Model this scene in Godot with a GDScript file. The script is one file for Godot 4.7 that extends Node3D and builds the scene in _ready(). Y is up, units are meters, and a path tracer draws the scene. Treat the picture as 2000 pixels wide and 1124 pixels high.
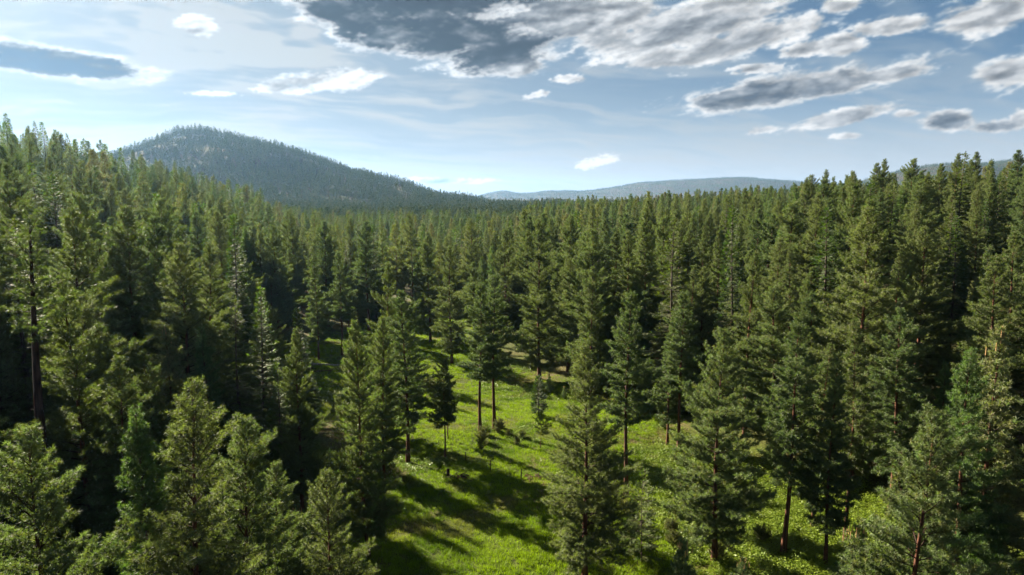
extends Node3D
# A drone's view over a pine valley: meadow in the middle, wooded slopes on both sides, hills in haze behind.
# x is to the right, d is the distance ahead (z = -d), y is up; the meadow lies at y = 0.

const SUN_AZ := -47.0
const SUN_EL := 27.0
const EXPOSURE := 6.0
const MEADOW := [[-11, 38], [-15, 60], [-13, 76], [-15, 92], [-24, 104], [-38, 110], [-52, 122], [-50, 142], [-44, 154], [-34, 172], [-32, 200], [-20, 200], [-15, 165], [-9, 142], [1, 128], [9, 117], [17, 107], [18, 94], [23, 82], [34, 67], [36, 44], [22, 38]]
# clouds: azimuth, height, half width, half height, turn (degrees), how thick
const CLOUDS := [[-7.4, 15.9, 12.4, 3.2, 0, 1.00], [-5.2, 12.8, 9.4, 3.0, -4, 1.00], [-2.0, 11.6, 6.6, 2.0, 0, 1.0], [-13.2, 13.9, 5.4, 2.5, -18, 0.95],
	[6.2, 14.18, 6.93, 1.92, 0, 0.42], [13.4, 13.16, 8.99, 2.20, 8, 0.45], [18.0, 11.79, 6.93, 1.53, 12, 0.40], [13.4, 10.92, 3.93, 0.98, 0, 0.30],
	[21.8, 8.36, 9.89, 1.26, 6, 0.72], [17.8, 7.66, 4.55, 0.92, 0, 0.80], [27.3, 8.78, 3.78, 0.77, 5, 0.45], [24.8, 11.16, 1.88, 0.84, 0, 0.30],
	[22.4, 11.00, 2.13, 0.64, 8, 0.30], [28.1, 12.07, 2.51, 0.74, 0, 0.30], [24.7, 13.78, 1.53, 0.75, 0, 0.30], [33.8, 12.08, 3.27, 1.33, 10, 0.40],
	[35.0, 8.26, 2.09, 1.30, 10, 0.35], [25.1, 5.98, 3.78, 0.63, 10, 0.35], [19.8, 5.33, 1.30, 0.35, 6, 0.30], [31.9, 5.33, 1.75, 0.83, 0, 0.60],
	[34.9, 4.88, 1.56, 0.50, 0, 0.50], [25.5, 4.70, 1.03, 0.22, 0, 0.20], [36.0, 5.21, 0.61, 0.66, 0, 0.30], [-33.0, 9.15, 6.4, 1.15, -4, 1.00],
	[-24.0, 12.55, 1.17, 0.83, 0, 0.12], [-14.5, 9.17, 3.52, 1.03, 8, 0.12], [-17.8, 8.46, 2.35, 0.45, 0, 0.10],
	[-23.8, 7.88, 2.27, 0.26, 0, 0.10], [4.6, 9.64, 1.45, 0.39, 0, 0.20], [1.9, 8.44, 1.25, 0.32, 10, 0.20], [0.4, 10.72, 3.12, 1.01, 0, 0.35],
	[6.7, 3.04, 1.59, 0.50, 10, 0.05], [-6.3, 1.55, 5.03, 0.33, 0, 0.30], [29.4, 6.10, 0.80, 0.28, 0, 0.20], [19.2, 9.88, 2.23, 0.44, 0, 0.30]]

var rng := RandomNumberGenerator.new()
var nz := FastNoiseLite.new()       # large forms
var nf := FastNoiseLite.new()       # billows and clumps
var clouds_all := []
var taken := {}
var tufts := []
var fronds := []
var kinds := {}
var trees := []
var M := {}


func _ready() -> void:
	rng.seed = 7
	nz.seed = 3
	nz.frequency = 1.0
	nz.fractal_octaves = 4
	nf.seed = 11
	nf.frequency = 1.0
	nf.fractal_octaves = 5
	# camera
	var cam := Camera3D.new()
	cam.name = "camera"
	cam.fov = 45.7
	cam.near = 0.5
	cam.far = 20000.0
	add_child(cam)
	cam.position = Vector3(0, 34, 0)
	cam.rotation_degrees = Vector3(-7.3, 0, 0)
	cam.current = true
	# sky, haze and exposure
	var we := WorldEnvironment.new()
	we.name = "world_environment"
	var e := Environment.new()
	e.background_mode = Environment.BG_SKY
	e.background_energy_multiplier = 1.0 / EXPOSURE
	e.tonemap_mode = Environment.TONE_MAPPER_LINEAR
	e.tonemap_exposure = EXPOSURE
	e.volumetric_fog_enabled = true
	e.volumetric_fog_density = 0.000030
	e.volumetric_fog_albedo = Color(0.60, 0.79, 1.0)
	e.volumetric_fog_anisotropy = 0.56
	e.sdfgi_enabled = true
	e.ssao_enabled = true
	e.ssil_enabled = true
	var sky := Sky.new()
	var pm := PanoramaSkyMaterial.new()
	pm.panorama = ImageTexture.create_from_image(sky_image())
	sky.sky_material = pm
	e.sky = sky
	we.environment = e
	add_child(we)
	# sun: low, ahead and to the side, just out of the picture
	var sun := DirectionalLight3D.new()
	sun.name = "sun"
	sun.light_color = Color(1.0, 0.95, 0.86)
	sun.light_energy = 1.6
	sun.light_angular_distance = 0.6
	sun.shadow_enabled = true
	add_child(sun)
	var s := towards(SUN_AZ, SUN_EL)
	sun.look_at_from_position(s * 100.0, Vector3.ZERO)
	print("sky ", Time.get_ticks_msec())

	materials()
	build_ground()
	print("ground ", Time.get_ticks_msec())
	make_kinds()
	print("kinds ", Time.get_ticks_msec())
	place_heroes()
	edge_plants()
	place_forest()
	print("placed ", trees.size(), " ", Time.get_ticks_msec())
	build_trees()
	print("trees ", Time.get_ticks_msec())
	far_forest()
	print("far ", Time.get_ticks_msec())
	meadow_plants()
	small_things()
	print("done ", Time.get_ticks_msec())


# ------------------------------------------------------------------ sky
func towards(az: float, el: float) -> Vector3:
	var a := deg_to_rad(az)
	var b := deg_to_rad(el)
	return Vector3(sin(a) * cos(b), sin(b), -cos(a) * cos(b))


func sky_image() -> Image:
	var r := RandomNumberGenerator.new()
	r.seed = 21
	clouds_all = CLOUDS.duplicate()
	for k in 60:            # the same broken cloud goes on round the sky
		var az := r.randf_range(-180, 180)
		var el := r.randf_range(6, 60)
		var w := r.randf_range(3, 10)
		if (absf(az) - w < 44 and el - w * 0.3 < 19) or (absf(az - SUN_AZ) < 22 + w and absf(el - SUN_EL) < 20):
			continue
		clouds_all.append([az, el, w, w * r.randf_range(0.2, 0.4), r.randf_range(-12, 12), r.randf_range(0.25, 0.9)])
	var low := sky_part(640, 0, 360, -90, 90, 320)          # the picture's first column looks along -z
	low.resize(4096, 2048, Image.INTERPOLATE_CUBIC)
	var px := 4096.0 / 360.0
	var half := int(46 * px)
	var y0 := int(1024 - 24 * px)
	var h_ := int(25 * px)
	var hi := sky_part(2 * half, -half / px, half / px, (1024 - y0 - h_) / px, (1024 - y0) / px, h_)
	low.blit_rect(hi, Rect2i(half, 0, half, h_), Vector2i(0, y0))
	low.blit_rect(hi, Rect2i(0, 0, half, h_), Vector2i(4096 - half, y0))
	return low


func sky_part(w: int, az0: float, az1: float, el0: float, el1: float, h: int) -> Image:
	var im := Image.create(w, h, false, Image.FORMAT_RGB8)
	for j in h:
		var el := lerpf(el1, el0, (j + 0.5) / h)
		if el < -1.5:
			im.fill_rect(Rect2i(0, j, w, h - j), Color(0.62, 0.66, 0.68))
			break
		var near := []
		for c in clouds_all:
			if absf(el - c[1]) < c[3] * 1.7 + absf(sin(deg_to_rad(c[4]))) * c[2] + 0.6:
				near.append(c)
		for i in w:
			im.set_pixel(i, j, sky_color(lerpf(az0, az1, (i + 0.5) / w), el, near))
	return im


func mixc(a: Vector3, b: Vector3, t: float) -> Vector3:
	return a + (b - a) * clampf(t, 0.0, 1.0)


func billow(p: Vector3, fine := 1.0) -> float:
	var az := rad_to_deg(atan2(p.x, -p.z))
	var el := rad_to_deg(asin(p.y))
	var u := az * 0.085
	var y := el * 0.24 - az * 0.035
	var w := nz.get_noise_2d(u * 1.4, y * 1.4 + 3.0) * 0.22
	var a := nf.get_noise_2d(u * 0.9 + w, y * 0.9)
	var b := nf.get_noise_2d(u * 2.6 + 7.0 + w, y * 2.6 + w)
	var e := 0.32 - absf(nf.get_noise_2d((u + w) * 6.0 + 3.0, y * 6.0))
	var g := nf.get_noise_2d(u * 16.0, y * 16.0 + 11.0)
	return a * 0.45 + b * 0.55 + fine * (e * 0.30 + g * 0.16)


func sky_color(az: float, el: float, near: Array) -> Color:
	var p := towards(az, el)
	var ang := rad_to_deg(acos(clampf(p.dot(towards(SUN_AZ, SUN_EL)), -1, 1)))
	var up := maxf(el, 0.0)
	# clear air (values as seen, sRGB)
	var c := mixc(Vector3(0.86, 0.89, 0.91), Vector3(0.53, 0.655, 0.765), smoothstep(0.5, 9.0, up))
	c = mixc(c, Vector3(0.27, 0.425, 0.585), smoothstep(4.0, 16.0, up))
	c = mixc(c, Vector3(0.20, 0.34, 0.52), smoothstep(20.0, 80.0, up))
	# veil of thin high cloud, bright towards the sun
	var veil := 1.0 / (1.0 + pow(ang / 50.0, 3.2))
	var wx := nz.get_noise_3d(p.x * 3.0, p.y * 9.0, p.z * 3.0)
	var q := p / (absf(p.y) + 0.12)
	var cir := nf.get_noise_3d(q.x * 0.55 + wx * 0.5, q.z * 1.5 + q.x * 0.5 + wx, 5.0) + 0.5 * nf.get_noise_3d(q.x * 1.6, q.z * 5.0 + q.x * 1.8 + wx, 9.0)
	var thin := clampf(veil * 0.86 + smoothstep(-0.15, 0.55, cir) * (0.16 + 0.5 * veil) - 0.06, 0.0, 0.97)
	c = mixc(c, Vector3(0.80, 0.81, 0.81), thin)
	c = mixc(c, Vector3(0.63, 0.70, 0.75), smoothstep(0.1, -0.6, cir) * veil * 0.55)
	c = mixc(c, Vector3(0.99, 0.985, 0.97), smoothstep(26.0, 8.0, ang) * 0.6)
	# cumulus
	if near.size() > 0:
		var best := -1.0
		var amp := 1.0
		var fine := 1.0
		var dark := 0.0
		var sum := 0.0
		for k in near:
			var dx: float = fposmod(az - k[0] + 180.0, 360.0) - 180.0
			if absf(dx) > k[2] * 1.8 + 0.6:
				continue
			dx *= cos(deg_to_rad(el))
			var dy: float = el - k[1]
			var a := deg_to_rad(k[4])
			var rx := (dx * cos(a) + dy * sin(a)) / float(k[2])
			var ry := (dy * cos(a) - dx * sin(a)) / float(k[3])
			if ry < 0.0:
				ry *= 1.25      # flatter underneath
			var v := 1.0 - sqrt(rx * rx + ry * ry)
			if v > best:
				best = v
				fine = clampf(1.3 / float(k[3]), 1.0, 2.6)
				amp = clampf(float(k[3]) / 1.2, 0.8, 1.05) * (1.0 - 0.25 * float(k[5]))
			if v > -0.4:
				var wgt := pow(v + 0.4, 3.0)
				dark += wgt * float(k[5])
				sum += wgt
		if best > -0.8:
			var bulk := billow(p, fine)
			var dens := best + bulk * amp
			var cover := smoothstep(-0.12, 0.32, dens)
			if cover > 0.0:
				dark = dark / maxf(sum, 0.01)
				var q2 := towards(az + clampf(wrapf(SUN_AZ - az, -180.0, 180.0), -1.0, 1.0) * 0.55, el + 0.30)
				var relief := clampf((billow(p, 0.45) - billow(q2, 0.45)) * (1.5 - 0.9 * dark), -0.5, 0.5)        # lit where the cloud is thinner towards the sun
				var body := smoothstep(0.14, 0.72 - 0.2 * dark, dens) * dark
				var fold := nf.get_noise_2d(az * 0.16 - el * 0.1 + 40.0, el * 0.55 + az * 0.03) + 0.5 * nf.get_noise_2d(az * 0.5, el * 1.5 + 9.0)
				body *= clampf(0.92 + fold * 0.55, 0.45, 1.0)
				var edge := mixc(Vector3(0.86, 0.86, 0.855), Vector3(0.985, 0.985, 0.98), veil * 1.7)
				var core := mixc(Vector3(0.30, 0.365, 0.44), Vector3(0.24, 0.26, 0.28), veil)
				var cc := mixc(edge, core, clampf(body * 1.12 - relief * (0.25 + 0.35 * dark), 0.0, 1.0))
				cc = cc * (1.0 + clampf(relief, -0.5, 0.25) * 0.38)
				c = mixc(c, cc, cover)
	return Color(clampf(c.x, 0, 1), clampf(c.y, 0, 1), clampf(c.z, 0, 1))


# ------------------------------------------------------------------ ground
func softplus(s: float, w: float) -> float:
	return w * log(1.0 + exp(clampf(s / w, -30, 30)))


func profile(a: Array, x: float) -> float:
	if x <= a[0][0]:
		return a[0][1]
	for k in range(1, a.size()):
		if x <= a[k][0]:
			var p = a[k - 1]
			var q = a[k]
			var pm = a[maxi(k - 2, 0)]
			var qn = a[mini(k + 1, a.size() - 1)]
			return cubic_interpolate(p[1], q[1], pm[1], qn[1], (x - p[0]) / (q[0] - p[0]))
	return a[-1][1]


const HILL := [[-2600, 10], [-1600, 40], [-1200, 74], [-1010, 108], [-925, 148], [-850, 192], [-780, 183], [-660, 166], [-510, 122], [-330, 72], [-165, 30], [-60, 13], [120, 4], [400, 0]]
const FAR_HILL := [[-810, 0], [1350, 20], [2025, 69], [2552, 130], [2932, 157], [3187, 245], [3528, 312], [3825, 307], [4250, 359], [4995, 366], [8100, 285]]
const FARTHEST := [[-2190, 0], [-854, 4], [-498, 65], [-142, 142], [142, 108], [569, 142], [1067, 148], [1778, 256], [2491, 298], [3060, 325], [3913, 269], [4624, 218], [6570, 203], [9490, 160]]


func height(x: float, d: float) -> float:
	var h := 3.0 * smoothstep(130.0, 600.0, d)
	var r := 0.178 * softplus(x - 24.0, 8.0)
	r = r / pow(1.0 + pow(r / 32.0, 3.0), 1.0 / 3.0)
	h += r * (1.0 - 0.28 * smoothstep(210.0, 400.0, d) - 0.57 * smoothstep(560.0, 1100.0, d))
	var l := 0.325 * softplus(-x - 30.0 - 0.23 * d, 14.0)
	l = l / pow(1.0 + pow(l / 90.0, 3.0), 1.0 / 3.0)
	h += l * (1.0 - 0.85 * smoothstep(410.0, 680.0, d)) * smoothstep(-300.0, 60.0, d)
	if d > 500.0:
		h += profile(HILL, x) * exp(-pow((d - 1900.0) / 520.0, 2.0)) * smoothstep(500.0, 1100.0, d)
		h += profile(FAR_HILL, x + 0.2 * (d - 5670.0)) * exp(-pow((d - 5670.0) / 900.0, 2.0))
		h += profile(FARTHEST, x) * exp(-pow((d - 9500.0) / 1200.0, 2.0))
		h += nz.get_noise_2d(x * 0.003, d * 0.003) * 16.0 * smoothstep(900.0, 1800.0, d) + nz.get_noise_2d(x * 0.013 + 20.0, d * 0.013) * 7.0 * smoothstep(900.0, 1500.0, d)
	h += nz.get_noise_2d(x * 0.012, d * 0.012) * 1.6 + nz.get_noise_2d(x * 0.08 + 50.0, d * 0.08) * 0.25
	return h


var meadow_poly := PackedVector2Array()
func in_meadow(x: float, d: float) -> float:      # metres inside (positive) or outside (negative) the clearing
	if x < -80 or x > 75 or d < 0 or d > 240:
		return -40.0
	var p := Vector2(x, d)
	var best := 1e9
	for k in meadow_poly.size():
		var q := Geometry2D.get_closest_point_to_segment(p, meadow_poly[k], meadow_poly[(k + 1) % meadow_poly.size()])
		best = minf(best, p.distance_to(q))
	return best if Geometry2D.is_point_in_polygon(p, meadow_poly) else -best


func on_ground(x: float, d: float, sink := 0.0) -> Vector3:
	return Vector3(x, height(x, d) - sink, -d)


func steps(marks: Array) -> PackedFloat32Array:
	var out := PackedFloat32Array()
	for k in marks.size() - 1:
		var n := int(ceil((marks[k + 1][0] - marks[k][0]) / marks[k][1]))
		for i in n:
			out.append(lerpf(marks[k][0], marks[k + 1][0], float(i) / n))
	out.append(marks[-1][0])
	return out


func earth(x: float, d: float) -> Color:
	var m := in_meadow(x, d)
	var n := nz.get_noise_2d(x * 0.06 + 9.0, d * 0.06) + 0.5 * nz.get_noise_2d(x * 0.3, d * 0.3 + 40.0)
	var litter := Color(0.085, 0.062, 0.038).lerp(Color(0.05, 0.07, 0.02), smoothstep(-0.2, 0.4, n))
	var green := Color(0.065, 0.085, 0.014).lerp(Color(0.10, 0.085, 0.035), smoothstep(0.0, 0.5, n))
	var dry := Color(0.17, 0.13, 0.065).lerp(Color(0.10, 0.08, 0.048), smoothstep(-0.3, 0.3, n))
	var c := litter
	c = c.lerp(dry, smoothstep(6.0, 16.0, height(x, d) - 3.0 * smoothstep(130.0, 600.0, d)) * smoothstep(-0.25, 0.1, n) * 0.8 * smoothstep(800.0, 500.0, d))
	c = c.lerp(green, smoothstep(-28.0, -6.0, m + n * 8.0))
	return c


func build_ground() -> void:
	for p in MEADOW:
		meadow_poly.append(Vector2(p[0], p[1]))
	var xs := steps([[-9500, 500], [-2500, 60], [-700, 18], [-180, 5], [-60, 2.2], [60, 5], [220, 20], [700, 60], [5200, 500], [10000, 1]])
	var ds := steps([[-700, 60], [-40, 6], [30, 2.2], [180, 5], [320, 12], [700, 35], [2400, 100], [10400, 500], [13000, 1]])
	var v := PackedVector3Array()
	var c := PackedColorArray()
	var idx := PackedInt32Array()
	for d in ds:
		for x in xs:
			v.append(on_ground(x, d))
			c.append(earth(x, d))
	var w := xs.size()
	var n := PackedVector3Array()
	for j in ds.size():
		for i in w:
			var a := v[j * w + maxi(i - 1, 0)]
			var b := v[j * w + mini(i + 1, w - 1)]
			var e := v[maxi(j - 1, 0) * w + i]
			var f := v[mini(j + 1, ds.size() - 1) * w + i]
			n.append((b - a).cross(f - e).normalized())
	for j in ds.size() - 1:
		for i in w - 1:
			var k := j * w + i
			idx.append_array([k, k + w, k + 1, k + 1, k + w, k + w + 1])
	var ar := []
	ar.resize(Mesh.ARRAY_MAX)
	ar[Mesh.ARRAY_VERTEX] = v
	ar[Mesh.ARRAY_NORMAL] = n
	ar[Mesh.ARRAY_COLOR] = c
	ar[Mesh.ARRAY_INDEX] = idx
	var mesh := ArrayMesh.new()
	mesh.add_surface_from_arrays(Mesh.PRIMITIVE_TRIANGLES, ar)
	mesh.surface_set_material(0, M.ground)
	var o := MeshInstance3D.new()
	o.name = "ground"
	o.mesh = mesh
	o.set_meta("kind", "structure")
	o.set_meta("label", "valley floor and hillsides of grass, needle litter and dry earth")
	o.set_meta("category", "ground")
	add_child(o)


# ------------------------------------------------------------------ materials
func noise_tex(size: int, freq: float, colors: Array, seed_: int, stretch := 1.0) -> ImageTexture:
	var n := FastNoiseLite.new()
	n.seed = seed_
	n.frequency = freq
	n.fractal_octaves = 5
	var im := n.get_seamless_image(size, int(size * stretch))
	var g := Gradient.new()
	g.offsets = PackedFloat32Array([0.15, 0.5, 0.85])
	g.colors = PackedColorArray(colors)
	var out := Image.create(size, size, false, Image.FORMAT_RGB8)
	if stretch != 1.0:
		im.resize(size, size)
	for j in size:
		for i in size:
			out.set_pixel(i, j, g.sample(im.get_pixel(i, j).r))
	return ImageTexture.create_from_image(out)


func needle_material(gloss: float, through: Color) -> StandardMaterial3D:
	var m := StandardMaterial3D.new()
	m.vertex_color_use_as_albedo = true
	m.roughness = gloss
	m.metallic_specular = 0.42
	m.cull_mode = BaseMaterial3D.CULL_DISABLED
	m.backlight_enabled = true
	m.backlight = through
	return m


func bark_material(a: Color, b: Color, c: Color, seed_: int) -> StandardMaterial3D:
	var m := StandardMaterial3D.new()
	m.albedo_texture = noise_tex(128, 0.035, [a, b, c], seed_, 0.25)
	m.uv1_triplanar = true
	m.uv1_scale = Vector3(1.3, 0.45, 1.3)
	m.roughness = 0.92
	m.metallic_specular = 0.3
	return m


func materials() -> void:
	var g := StandardMaterial3D.new()
	g.vertex_color_use_as_albedo = true
	g.albedo_texture = noise_tex(256, 0.03, [Color(0.55, 0.5, 0.42), Color(0.86, 0.86, 0.82), Color(1, 1, 0.95)], 5)
	g.uv1_triplanar = true
	g.uv1_world_triplanar = true
	g.uv1_scale = Vector3(0.31, 0.31, 0.31)
	g.roughness = 0.95
	g.metallic_specular = 0.2
	M.ground = g
	M.pine = needle_material(0.62, Color(0.88, 0.95, 0.60))
	M.fir = needle_material(0.7, Color(0.85, 0.95, 0.5))
	M.far = needle_material(0.9, Color(0.4, 0.42, 0.28))  # duller, less translucent needles, standing in for shade inside the distant forest
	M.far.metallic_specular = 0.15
	M.grass = needle_material(0.6, Color(0.95, 0.98, 0.55))
	M.grass.metallic_specular = 0.25
	M.herb = needle_material(0.5, Color(0.85, 0.9, 0.5))
	M.bark = bark_material(Color(0.15, 0.10, 0.08), Color(0.31, 0.20, 0.15), Color(0.45, 0.29, 0.21), 8)
	M.dark_bark = bark_material(Color(0.10, 0.07, 0.06), Color(0.19, 0.13, 0.11), Color(0.27, 0.19, 0.15), 9)
	M.fir_bark = bark_material(Color(0.19, 0.16, 0.14), Color(0.32, 0.28, 0.25), Color(0.42, 0.38, 0.34), 10)
	M.grey_wood = bark_material(Color(0.30, 0.27, 0.24), Color(0.47, 0.43, 0.39), Color(0.62, 0.59, 0.55), 12)
	M.rock = bark_material(Color(0.33, 0.31, 0.29), Color(0.48, 0.46, 0.44), Color(0.60, 0.58, 0.55), 13)
	var cd := StandardMaterial3D.new()
	cd.albedo_color = Color(0.66, 0.52, 0.33)
	cd.roughness = 0.8
	M.candle = cd


# ------------------------------------------------------------------ shapes
class Geo:
	var v := PackedVector3Array()
	var n := PackedVector3Array()
	var c := PackedColorArray()

	func ring(p: Vector3, ax: Vector3, r: float, sides: int, wob: float, ph: float) -> Array:
		var x := ax.cross(Vector3(0.31, 0.2, 0.93)).normalized()
		var z := x.cross(ax).normalized()
		var out := []
		for k in sides:
			var a := TAU * k / sides
			var dir := x * cos(a) + z * sin(a)
			out.append([p + dir * r * (1.0 + wob * sin(a * 3.0 + ph)), dir])
		return out

	func join(a: Array, b: Array) -> void:
		var s := a.size()
		for k in s:
			var l := (k + 1) % s
			for q in [a[k], a[l], b[k], a[l], b[l], b[k]]:
				v.append(q[0])
				n.append(q[1])

	func path(pts: Array, radii: Array, sides: int, wob := 0.0) -> void:
		var last := []
		for k in pts.size():
			var ax: Vector3 = (pts[mini(k + 1, pts.size() - 1)] - pts[maxi(k - 1, 0)]).normalized()
			var r := ring(pts[k], ax, radii[k], sides, wob, k * 1.7)
			if k:
				join(last, r)
			last = r

	func mesh(mat: Material) -> ArrayMesh:
		var ar := []
		ar.resize(Mesh.ARRAY_MAX)
		ar[Mesh.ARRAY_VERTEX] = v
		if n.size() == v.size():
			ar[Mesh.ARRAY_NORMAL] = n
		if c.size() == v.size():
			ar[Mesh.ARRAY_COLOR] = c
		var m := ArrayMesh.new()
		m.add_surface_from_arrays(Mesh.PRIMITIVE_TRIANGLES, ar)
		m.surface_set_material(0, mat)
		return m


func along(dir: Vector3, roll: float, scale_: float) -> Basis:
	var x := dir.cross(Vector3.UP)
	x = Vector3.RIGHT if x.length() < 0.05 else x.normalized()
	x = x.rotated(dir, roll)
	return Basis(x, dir, x.cross(dir)) * scale_


func make_templates() -> void:
	for t in 12:                          # tufts (the last six finer) of long needles round the end of a shoot, along +y
		var v := PackedVector3Array()
		var count := 15 if t < 6 else 24
		for k in count:
			var a := k * 2.39996 + rng.randf() * 0.6
			var pol := deg_to_rad(lerpf(15.0, 108.0, (k + rng.randf()) / count))
			var dir := Vector3(sin(pol) * cos(a), cos(pol), sin(pol) * sin(a))
			var side := dir.cross(Vector3(rng.randf() - 0.5, rng.randf() - 0.5, rng.randf() - 0.5)).normalized() * rng.randf_range(0.020, 0.032) * (1.0 if t < 6 else 0.68)
			var root := Vector3(0, rng.randf_range(-0.10, 0.08), 0)
			var tip := root + dir * rng.randf_range(0.19, 0.29)
			v.append_array([root - side, root + side, tip])
		tufts.append(v)
	for t in 5:                           # flat sprays of short needles on side shoots, along +y, lying in the x-y plane
		var v := PackedVector3Array()
		for k in 14:
			var s := k / 14.0
			var sd := 1.0 if k % 2 == 0 else -1.0
			var root := Vector3(0, s * 0.42, 0)
			var tip := root + Vector3(sd * (0.26 - 0.17 * s) * rng.randf_range(0.8, 1.2), 0.13, rng.randf_range(-0.14, 0.10))
			v.append_array([root - Vector3(0, 0.035, 0), root + Vector3(0, 0.04, 0.015), tip])
		v.append_array([Vector3(-0.03, 0.38, 0), Vector3(0.03, 0.38, 0), Vector3(0, 0.58, 0)])
		fronds.append(v)


# o: seed, h, bare, R, per_m, twigs, ts (tuft scale), color, form ("pine" or "fir"), e0, e1, lean, bark, candles, lod
func make_tree(o: Dictionary) -> Dictionary:
	rng.seed = o.seed
	var h: float = o.h
	var fir: bool = o.get("form", "pine") == "fir"
	var tpl: Array = fronds if fir else tufts.slice(6) if o.get("fine", false) else tufts.slice(0, 6)
	var cols := []              # tones of single tufts, picked at random over the whole crown
	for k in 7:
		var age := rng.randf_range(0.72, 1.3)
		var base: Color = o.color
		cols.append(Color(base.r * age * rng.randf_range(0.9, 1.25), base.g * age, base.b * age * rng.randf_range(0.8, 1.15)))
	var tr := Geo.new()
	var br := Geo.new()
	var cr := Geo.new()
	# trunk
	var lean: float = o.get("lean", 0.012)
	var la := rng.randf() * TAU
	var r0: float = o.get("r0", h * 0.0125)
	var pts := []
	var radii := []
	var segs: int = o.get("segs", 9)
	for k in segs + 1:
		var t := float(k) / segs
		var sway := Vector3(cos(la + t * 3.0), 0, sin(la + t * 3.0)) * lean * h * sin(t * PI * 0.8)
		pts.append(Vector3(0, h * t - (0.5 if k == 0 else 0.0), 0) + sway - Vector3(cos(la), 0, sin(la)) * 0.0)
		radii.append(r0 * (1.0 - 0.93 * pow(t, 0.9)) * (1.35 if k == 0 else 1.0))
	tr.path(pts, radii, o.get("sides", 8), 0.06)
	var trunk_at := func(y: float) -> Vector3:
		var u := clampf(y / h, 0.0, 1.0) * segs
		var k := mini(int(u), segs - 1)
		var a: Vector3 = pts[k]
		var b: Vector3 = pts[k + 1]
		if k == 0:
			a.y = 0.0
		return a.lerp(b, u - k)
	# dead stubs on the bare stem
	var bare: float = o.bare
	for k in int(h * bare * o.get("stubs", 1.2)):
		var y := h * bare * rng.randf_range(0.25, 1.0)
		var a := rng.randf() * TAU
		var p: Vector3 = trunk_at.call(y)
		var l := rng.randf_range(0.3, 1.1)
		br.path([p, p + Vector3(cos(a) * l, rng.randf_range(-0.25, 0.2) * l, sin(a) * l)], [0.025, 0.006], 3)
	var clen := h * (1.0 - bare)
	var nb := int(clen * float(o.per_m))
	var R: float = o.R
	var ts: float = o.get("ts", 1.0)
	var e0: float = o.get("e0", -8.0)
	var e1: float = o.get("e1", 56.0)
	var tip_pow: float = o.get("taper", 0.78)
	for i in nb:
		var t := (i + rng.randf()) / nb
		var y := h * bare + clen * t * 0.985
		var az := i * 2.39996 + rng.randf_range(-0.5, 0.5)
		var clump := nf.get_noise_3d(cos(az) * 0.7 + float(o.seed), y * 0.32, sin(az) * 0.7)
		var rad := R * pow(1.0 - t, tip_pow) * (1.08 - 0.25 * t) * (0.5 + 0.5 * smoothstep(-0.02, 0.24, t)) * rng.randf_range(0.74, 1.1) * (1.0 + clump * float(o.get("ragged", 0.9)))
		if rng.randf() < float(o.get("gaps", 0.08)):
			continue
		rad = maxf(rad, 0.22)
		var el := deg_to_rad(lerpf(e0, e1, pow(t, 1.25)) + rng.randf_range(-9, 9))
		var flat := Vector3(cos(az), 0, sin(az))
		var d0 := flat * cos(el) + Vector3.UP * sin(el)
		var L := rad / maxf(0.45, cos(el))
		var curve := (-0.12 if fir else lerpf(0.16, 0.10, t)) * L
		var p0: Vector3 = trunk_at.call(y)
		var at := func(s: float) -> Vector3: return p0 + d0 * (L * s) + Vector3.UP * (curve * s * s + (0.10 * L * pow(s, 4.0) if fir else 0.0))
		var rb := 0.012 + L * 0.010
		if not o.get("lod", false):
			br.path([p0, at.call(0.4), at.call(0.75), at.call(1.0)], [rb, rb * 0.7, rb * 0.45, 0.006], 3)
		var m := int(L * float(o.twigs)) + 2
		var s0: float = o.get("inner", 0.16)
		for j in m:
			var s := lerpf(s0, 1.0, (j + rng.randf()) / m)
			var pb: Vector3 = at.call(s)
			var tan_: Vector3 = (at.call(minf(s + 0.05, 1.05)) - at.call(s - 0.05)).normalized()
			var lat := tan_.cross(Vector3.UP).normalized() * (1.0 if j % 2 == 0 else -1.0)
			var dir: Vector3
			var tl: float
			if fir:
				dir = (tan_ * 0.75 + lat * rng.randf_range(0.5, 1.0) + Vector3.UP * rng.randf_range(-0.35, 0.05)).normalized()
				tl = L * 0.30 * (1.15 - s) + 0.12
			else:
				dir = (tan_ * 0.6 + lat * rng.randf_range(0.2, 1.0) + Vector3.UP * rng.randf_range(-0.1, 0.75)).normalized()
				tl = L * 0.30 * (1.2 - s) + 0.18 * ts
			var tip := pb + dir * tl
			if not o.get("lod", false):
				br.path([pb, tip], [rb * 0.35, 0.004], 3)
			var nt := 1 + int(tl / (0.26 * ts))
			for k in nt:
				var q := pb.lerp(tip, (k + 1.0) / nt)
				var td := dir if fir else (dir + Vector3.UP * rng.randf_range(0.1, 0.6) + Vector3(rng.randf() - 0.5, rng.randf() - 0.5, rng.randf() - 0.5) * 0.7).normalized()
				var tv: PackedVector3Array = tpl[rng.randi() % tpl.size()]
				cr.v.append_array(Transform3D(along(td, rng.randf_range(-0.5, 0.5) if fir else rng.randf() * TAU, ts * lerpf(1.12, 0.70, t) * rng.randf_range(0.75, 1.2)), q) * tv)
				var cc := PackedColorArray()
				cc.resize(tv.size())
				cc.fill(cols[rng.randi() % 7])
				cr.c.append_array(cc)
		var tv2: PackedVector3Array = tpl[rng.randi() % tpl.size()]
		cr.v.append_array(Transform3D(along((d0 + Vector3.UP * 0.4).normalized(), rng.randf() * TAU, ts * lerpf(1.0, 0.6, t)), at.call(1.0)) * tv2)
		var c2 := PackedColorArray()
		c2.resize(tv2.size())
		c2.fill(cols[rng.randi() % 7])
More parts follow.
